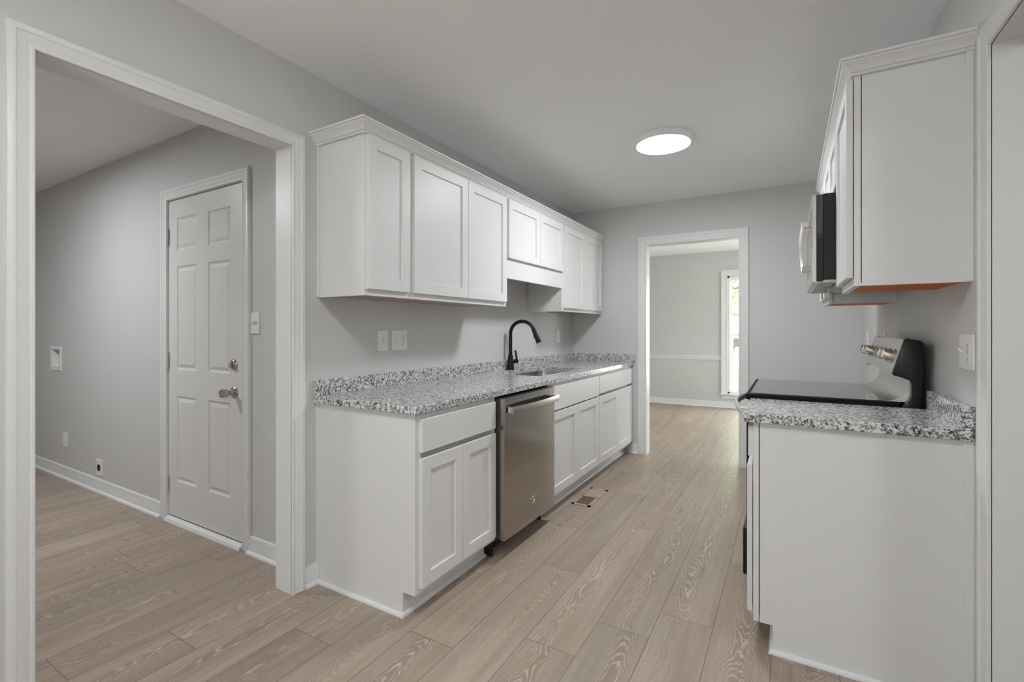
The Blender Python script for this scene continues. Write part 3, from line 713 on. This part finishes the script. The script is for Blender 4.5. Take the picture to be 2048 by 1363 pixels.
# dishwasher
root = thing('dishwasher', 'stainless steel dishwasher with a bowed bar handle between the base cabinets', 'dishwasher', (LX, 2.465, 0))
m = MB(); m.box((-1.96, 2.1505, .10), (-1.372, 2.7795, .868)); m.build('tub', M['black'], root)
DFX, DY0, DY1, DZ0, DZ1 = -1.300, 2.153, 2.777, .105, .862
def bow(t): return DFX - .005*(2*t-1)**2
pl = [(-1.330, DY0, DZ0), (bow(0)-.004, DY0, DZ0), (bow(0), DY0+.003, DZ0)] + [(bow(k/24), DY0 + (DY1-DY0)*k/24, DZ0) for k in range(1, 24)] + [(bow(1), DY1-.003, DZ0), (bow(1)-.004, DY1, DZ0), (-1.330, DY1, DZ0)]
m = MB(); m.prism(pl, (0, 0, DZ1-DZ0)); m.build('door', M['steel'], root, smooth=30)
m = MB(); m.box((-1.371, DY0+.004, DZ0+.004), (-1.3305, DY1-.004, DZ1-.002)); m.build('door_liner', M['dark_liner'], root)
m = MB(); m.box((-1.371, DY0+.004, DZ1), (DFX-.016, DY1-.004, DZ1+.004)); m.build('control_strip', M['black_glass'], root)
m = MB(); n = 18; prof = []
rings = []
for k in range(n+1):
    tt = k/n; y = DY0+.022 + (DY1-DY0-.044)*tt; bow = .034 + .016*math.sin(PI*tt)
    x = DFX + bow; zc = .797
    rings.append([Vector((x-.004, y, zc-.019)), Vector((x+.005, y, zc-.012)), Vector((x+.007, y, zc+.006)), Vector((x+.002, y, zc+.021)), Vector((x-.006, y, zc+.019)), Vector((x-.008, y, zc-.014))])
m.loft(rings)
h_ = m.build('handle', M['handle_steel'], root, smooth=35)
for y in (DY0+.022, DY1-.050):
    m = MB(); m.box((DFX, y, .783), (DFX+.032, y+.028, .815), .003); m.build('handle_bracket', M['chrome'], h_)
m = MB(); cx, cy, cz = DFX, 2.470, .232
m.loft([[Vector((cx+.0006+.0022*math.sin(b_), cy+(.019+.0022*math.cos(b_))*math.cos(a), cz+(.019+.0022*math.cos(b_))*math.sin(a))) for b_ in [2*PI*j/8 for j in range(8)]] for a in [2*PI*i/32 for i in range(33)]], cap=False)
g_ = m.build('round_badge', M['chrome'], root, smooth=60)
m = MB()
for pts_ in ([(-.002, .008), (-.008, .009), (-.011, 0), (-.008, -.008), (-.002, -.008), (-.001, -.001), (-.005, -.001)], [(.010, .007), (.004, .009), (.003, .003), (.007, .001), (.003, -.003), (.004, -.009), (.011, -.006)]):
    m.tube([(cx+.001, cy+a, cz+b_) for a, b_ in pts_], .0011, 8)
m.build('badge_lettering', M['chrome'], g_, smooth=60)
m = MB(); m.box((-1.452, 2.152, .008), (-1.430, 2.778, .098)); m.build('kick_plate', M['black'], root)
for y in (2.172, 2.75):
    m = MB(); m.cyl((-1.405, y, 0), (-1.405, y, .03), .014, 16); m.cyl((-1.405, y, .03), (-1.405, y, .1), .006, 12); m.build('levelling_foot', M['black'], root, smooth=40)
    m = MB(); m.box((-1.43, y-.012, .085), (-1.375, y+.012, .10)); m.build('frame_rail', M['black'], root)

# ------------------------------------------------------------------ range side
RUF = .199
upper('white wall cabinet with one door next to the microwave, facing the sink wall', 2.060, 2.512, 1.384, UT, [(2.070, 2.503)], 'end', 1.414, wood='orange_wood', fx=RUF, wallx=RX, s=-1)
upper('short two door white wall cabinet above the microwave', 2.512, 3.302, 1.840, UT, [(2.526, 2.903), (2.907, 3.290)], None, 1.868, wood='orange_wood', fx=RUF, wallx=RX, s=-1)
upper('white wall cabinet beyond the microwave with an orange wood underside', 3.302, 3.780, 1.380, UT, [(3.314, 3.768)], 'end', 1.410, wood='orange_wood', fx=RUF, wallx=RX, s=-1)
m = MB()
path2 = lambda d: [(RX, 2.060-d), (RUF-d, 2.060-d), (RUF-d, 3.780+d), (RX, 3.780+d)]
m.loft([[Vector((x, y, 2.124+h)) for x, y in path2(d*.85)] for d, h in CROWN], cap=False, closed=False)
tag(m.build('crown_moulding', M['cabinet'], smooth=25), 'stepped white crown moulding along the range side wall cabinets', 'crown moulding')

RBF = -.120
r_ = base_cabinet('white base cabinet under the short granite counter beside the range', 2.060, 2.497, [(2.078, 2.482, .735, .852)], [(2.078, 2.482)], fx=RBF, wallx=RX, s=-1, near=True, kickx=.066)
m = MB(); m.box((RX-.026, 2.052, .016), (RX, 2.0606, BT), .001); m.build('scribe_strip', M['cabinet'], r_)
for z in (.64, .20):
    m = MB(); m.cyl((RBF-.0005, 2.085, z), (RBF-.0005, 2.085, z+.03), .004, 10); m.build('hinge', M['chrome'], r_)
root = thing('granite_countertop', 'short speckled granite counter between the range and the cased opening', 'countertop', (.18, 2.27, CB))
m = MB(); m.box((-.157, 2.038, CB), (RX-.0005, 2.498, CT), .004); m.build('worktop', M['granite'], root)
m = MB(); m.box((RX-.031, 2.038, CT), (RX-.0005, 2.498, .984), .0015); m.build('backsplash', M['granite'], root)

# microwave
MY0, MY1, MZ0, MZ1 = 2.524, 3.292, 1.440, 1.836
root = thing('microwave', 'black and stainless over-the-range microwave hung under the short cabinet', 'microwave', (RX, 2.91, MZ0))
m = MB(); m.box((.132, MY0, MZ0+.012), (RX-.002, MY1, MZ1), .003); m.build('microwave_body', M['black_enamel'], root)
m = MB(); m.box((.106, MY0+.002, MZ0+.004), (.1315, MY1-.002, MZ1-.002), .002); m.build('door_core', M['black_glass'], root)
m = MB(); panelled(m, XR(.1055), 2.70, MY1-.002, MZ0+.004, MZ1-.002, .016, [(2.80, MY1-.05, MZ0+.06, MZ1-.07)], [(.002, -.004)], fill=False); d_ = m.build('door', M['steel_edge'], root)
m = MB(); m.box((.093, 2.797, MZ0+.057), (.0955, MY1-.047, MZ1-.067)); m.build('door_window', M['black_glass'], d_)
m = MB(); panelled(m, XR(.1055), MY0+.002, 2.697, MZ0+.004, MZ1-.002, .016, [], []); c_ = m.build('control_panel', M['steel_edge'], root)
m = MB(); m.box((.0885, MY0+.03, 1.60), (.0900, 2.67, 1.78)); m.build('keypad', M['black_glass'], c_)
m = MB(); hy = 2.745; n = 16; rings = []
for k in range(n+1):
    tt = k/n; z = 1.512 + .245*tt; x = .0895 - .030 - .012*math.sin(PI*tt)
    rings.append([Vector((x-.006, hy-.010, z)), Vector((x-.008, hy, z)), Vector((x-.006, hy+.010, z)), Vector((x+.004, hy+.011, z)), Vector((x+.004, hy-.011, z))])
m.loft(rings); h_ = m.build('handle', M['chrome'], root, smooth=35)
for z in (1.510, 1.728):
    m = MB(); m.box((.0895, hy-.011, z), (.053, hy+.011, z+.032), .003); m.build('handle_bracket', M['chrome'], h_)
m = MB(); m.box((.112, MY0+.004, MZ0), (RX-.01, MY1-.004, MZ0+.0115)); u_ = m.build('underside_panel', M['grey_metal'], root)
m = MB(); m.prism([(.0895, MY0+.004, MZ0+.006), (.112, MY0+.004, MZ0-.002), (.112, MY0+.004, MZ0+.006)], (0, MY1-MY0-.008, 0)); m.build('front_lip', M['steel_edge'], root)
for y in (2.62, 3.02):
    m = MB(); m.box((.20, y, MZ0-.004), (.40, y+.17, MZ0)); g_ = m.build('grease_filter', M['steel_edge'], root)
    m = MB(); m.box((.175, y+.02, MZ0-.0015), (.183, y+.15, MZ0)); m.build('vent_slot', M['slot'], root)
for x in (.150, .162, .174):
    m = MB(); m.box((x, 2.66+x, MZ0-.0015), (x+.006, 2.70+x, MZ0)); m.build('vent_slot', M['slot'], root)
for x, y in ((.152, 3.10), (.170, 2.93)):
    m = MB(); m.box((x, y, MZ0-.044), (x+.010, y+.02, MZ0+.001), .001); m.build('light_cover_tab', M['plastic'], root)

# range
RY0, RY1 = 2.515, 3.295
root = thing('electric_range', 'black and stainless electric range with a smooth glass top and tilted backguard', 'range', (RX, 2.905, 0))
m = MB(); m.box((-.150, RY0+.003, .03), (.474, RY1-.003, .898)); m.build('oven_body', M['black_enamel'], root)
m = MB(); m.box((-.178, RY0, .897), (.40, RY1, .926), .006); ck = m.build('cooktop_rim', M['rim_black'], root)
m = MB(); m.box((-.160, RY0+.026, .9255), (.345, RY1-.026, .9275), .0008); m.build('cooktop_glass', M['black_glass'], ck)
m = MB(); m.box((-.176, RY0+.006, .300), (-.151, RY1-.006, .872), .004); d_ = m.build('oven_door', M['black_enamel'], root)
m = MB(); m.box((-.1785, RY0+.10, .42), (-.1755, RY1-.10, .72), .001); m.build('oven_window', M['black_glass'], d_)
m = MB(); n = 20; rings = []
for k in range(n+1):
    tt = k/n; y = RY0+.055 + (RY1-RY0-.11)*tt; x = -.205 - .042*math.sin(PI*tt)
    rings.append([Vector((x + .009*math.cos(a), y, .838 + .019*math.sin(a))) for a in [2*PI*j/12 for j in range(12)]])
m.loft(rings); h_ = m.build('oven_handle', M['light_metal'], d_, smooth=50)
for y in (RY0+.042, RY1-.068):
    m = MB(); m.box((-.176, y, .822), (-.212, y+.026, .854), .004); m.build('handle_bracket', M['light_metal'], d_)
m = MB(); m.box((-.192, RY0+.004, .058), (-.151, RY1-.004, .286), .010); m.build('storage_drawer', M['black_enamel'], root)
for x in (-.11, .42):
    for y in (RY0+.05, RY1-.05):
        m = MB(); m.cyl((x, y, 0), (x, y, .03), .018, 14); m.build('foot', M['black'], root)
# backguard: end caps, curved steel apron, tilted control panel
def side_prof(y): return [(.470, y, .900), (.474, y, 1.172), (.466, y, 1.184), (.424, y, 1.193), (.412, y, 1.188), (.372, y, 1.047), (.376, y, 1.038), (.405, y, 1.030), (.434, y, 1.020), (.440, y, 1.005), (.440, y, .955), (.432, y, .935), (.415, y, .925), (.400, y, .900)]
m = MB(); m.prism(side_prof(RY0-.001), (0, .020, 0), .003); bgd = m.build('backguard_end_cap', M['black_enamel'], root, smooth=30)
m = MB(); m.prism(side_prof(RY1-.019), (0, .020, 0), .003); m.build('backguard_end_cap', M['black_enamel'], root, smooth=30)
m = MB(); m.box((.450, RY0+.02, .90), (.473, RY1-.02, 1.182)); m.build('backguard_back', M['black_enamel'], root)
ap = [(.345, .9272), (.362, .929), (.380, .934), (.398, .944), (.412, .957), (.422, .972), (.428, .990), (.431, 1.010), (.432, 1.035)]
m = MB(); pl = [Vector((x, RY0+.018, z)) for x, z in ap] + [Vector((.449, RY0+.018, 1.035)), Vector((.449, RY0+.018, .9272))]
m.prism(pl, (0, RY1-RY0-.036, 0)); m.build('backguard_apron', M['steel_edge'], root, smooth=40)
# control panel
pb, pt_ = Vector((.372, 0, 1.046)), Vector((.414, 0, 1.190)); up_ = (pt_-pb).normalized(); nr_ = Vector((-up_.z, 0, up_.x))
def CPt(y, t, d=0): return Vector((pb.x, y, pb.z)) + up_*t + nr_*d
m = MB(); H_ = (pt_-pb).length
m.prism([CPt(RY0+.014, 0, -.002), CPt(RY0+.014, 0, .006), CPt(RY0+.014, H_, .006), CPt(RY0+.014, H_, -.002)], (0, RY1-RY0-.028, 0), .002)
cp = m.build('control_panel', M['steel_edge'], root)
m = MB(); m.prism([CPt(RY0+.02, .003, -.003), CPt(RY0+.02, H_-.004, -.003), Vector((.449, RY0+.02, 1.183)), Vector((.449, RY0+.02, 1.037))], (0, RY1-RY0-.04, 0)); m.build('panel_housing', M['black_enamel'], root)
m = MB(); m.prism([CPt(2.80, .045, .0062), CPt(2.80, .045, .008), CPt(2.80, .105, .008), CPt(2.80, .105, .0062)], (0, .24, 0)); m.build('clock_display', M['black_glass'], cp)
for y in (2.585, 2.700, 3.110, 3.225):
    m = MB(); m.lathe([(.0001, 0), (.030, 0), (.030, .004), (.0235, .006), (.0225, .034), (.020, .038), (.0001, .038)], CPt(y, .072, .006), nr_, 28); kn = m.build('control_knob', M['knob_metal'], cp, smooth=40)
    m = MB(); a = CPt(y, .072, .044)
    m.prism([a - up_*.018 + Vector((0, -.004, 0)), a - up_*.018 + Vector((0, .004, 0)), a + up_*.018 + Vector((0, .004, 0)), a + up_*.018 + Vector((0, -.004, 0))], nr_*.010, .001); m.build('knob_grip', M['chrome'], kn)

# floor register
root = thing('floor_register', 'tan metal floor vent register set in the planks before the sink cabinet', 'floor vent', (-1.255, 3.30, 0))
F0 = Frame((0, 0, 0), (0, 1, 0), (0, 0, 1))
m = MB(); vx0, vx1, vy0, vy1 = -1.328, -1.190, 3.105, 3.495
for a, b in (((vx0, vy0, 0), (vx0+.016, vy1, .004)), ((vx1-.024, vy0, 0), (vx1, vy1, .004)), ((vx0, vy0, 0), (vx1, vy0+.026, .004)), ((vx0, vy1-.026, 0), (vx1, vy1, .004)), ((vx0, 3.294, 0), (vx1, 3.306, .004))): m.box(a, b)
m.build('register_frame', M['register'], root)
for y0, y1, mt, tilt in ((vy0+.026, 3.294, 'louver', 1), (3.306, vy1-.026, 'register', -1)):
    m = MB(); k = 9
    for i in range(k):
        y = y0 + (y1-y0)*(i+.5)/k
        m.prism([(vx0+.016, y-.006, .0008), (vx0+.016, y+.004, .0034), (vx0+.016, y+.006, .0034), (vx0+.016, y-.004, .0008)], (vx1-vx0-.04, 0, 0))
    m.build('louvers', M[mt], root)
m = MB(); m.box((vx0+.014, vy0+.024, .0001), (vx1-.022, vy1-.024, .0007)); m.build('duct_opening', M['duct'], root)

# ------------------------------------------------------------------ outdoors beyond the dining window
struct(MB().box((-40, DFY+.3, -.62), (40, 70, -.55)).build('ground', M['grass']), 'grassy yard outside the dining window', 'ground')
struct(MB().box((-40, 15, -.55), (40, 26, -.54)).build('ground_drive', M['gravel']), 'pale concrete drive beyond the yard', 'driveway')
root = thing('porch_railing', 'weathered wooden porch railing with pointed posts outside the window', 'railing', (-.6, 10.2, -.55))
for k in range(5):
    x = -1.96 + 1.09*k
    m = MB(); m.loft([[Vector((x+a*s, 10.2+b_*s, z)) for a, b_ in ((-1, -1), (1, -1), (1, 1), (-1, 1))] for s, z in ((.05, -.55), (.05, .70), (.035, .72), (.05, .74), (.052, .84), (.03, .88), (.004, .90))]); m.build('post', M['rail_wood'], root)
for z in (.56, -.30):
    m = MB(); m.box((-2.0, 10.17, z), (2.45, 10.23, z+.09), .005); m.build('rail', M['rail_wood'], root)
for k in range(30):
    x = -1.85 + .145*k
    if min(abs(x - (-1.96+1.09*j)) for j in range(5)) < .07: continue
    m = MB(); m.box((x-.018, 10.182, -.21), (x+.018, 10.218, .56)); m.build('baluster', M['rail_wood'], root)
def tree(x, y, h, r, seed, label):
    root = thing('leafy_tree', label, 'tree', (x, y, -.55), 'trees beyond the dining window'); rr = random.Random(seed)
    m = MB(); m.tube([(x, y, -.55), (x+.05, y, h*.3), (x-.05, y+.05, h*.6), (x, y, h*.9)], [.2, .16, .11, .04], 12)
    for k in range(6):
        a = rr.random()*6.28; z = h*(.35+.08*k)
        m.tube([(x, y, z), (x+math.cos(a)*r*.4, y+math.sin(a)*r*.4, z+.5), (x+math.cos(a)*r*.8, y+math.sin(a)*r*.8, z+.8)], [.07, .05, .02], 8)
    m.build('trunk', M['bark'], root, smooth=60)
    m = MB()
    for k in range(2600):
        a, b_, c = rr.gauss(0, 1), rr.gauss(0, 1), rr.gauss(0, 1); l = math.sqrt(a*a+b_*b_+c*c); q = rr.random()**.45
        p = Vector((x + a/l*r*q, y + b_/l*r*q, h*.62 + c/l*h*.42*q)); s = .07 + rr.random()*.11
        d1 = Vector((rr.gauss(0, 1), rr.gauss(0, 1), rr.gauss(0, 1))).normalized(); d2 = d1.orthogonal().normalized()
        m.poly([p - d1*s, p + d2*s*.45, p + d1*s, p - d2*s*.45])
    m.bm.normal_update(); m.build('crown', M['leaf'], root)
tree(-1.5, 14.0, 5.6, 2.1, 1, 'leafy green tree closest to the dining window')
tree(-4.2, 30.0, 9.0, 3.8, 2, 'taller leafy tree past the drive and the parked car')
def car():
    root = thing('parked_car', 'red car with dark windows parked on the drive past the railing', 'car', (-1.9, 20.0, -.54)); x, y = -1.9, 20.0
    pr = [(-2.2, .30), (-2.25, .62), (-2.1, .86), (-1.2, .98), (1.35, .98), (2.05, .88), (2.25, .6), (2.2, .30)]
    m = MB(); m.prism([(x+a, y-.85, -.54+b_) for a, b_ in pr], (0, 1.7, 0), .06); m.build('car_body', M['car_red'], root, smooth=40)
    cb_ = [(-1.35, .97), (-.75, 1.44), (.7, 1.46), (1.35, .97)]
    m = MB(); m.loft([[Vector((x+a*.98, y+s*.78, -.54+b_)) for a, b_ in cb_] for s in (-1, 1)]); m.build('window_band', M['black_glass'], root)
    m = MB(); m.box((x-.78, y-.74, -.54+1.44), (x+.72, y+.74, -.54+1.50), .03); m.build('roof', M['car_red'], root)
    for a in (-1.4, 1.4):
        for s in (-.8, .8):
            m = MB(); m.lathe([(.0001, -.1), (.29, -.1), (.32, -.07), (.32, .07), (.29, .1), (.0001, .1)], (x+a, y+s, -.54+.32), (0, 1, 0), 28); w_ = m.build('wheel', M['tyre'], root, smooth=40)
            m = MB(); m.lathe([(.0001, -.105), (.18, -.105), (.19, 0), (.18, .105), (.0001, .105)], (x+a, y+s, -.54+.32), (0, 1, 0), 20); m.build('wheel_rim', M['chrome'], w_, smooth=40)
car()
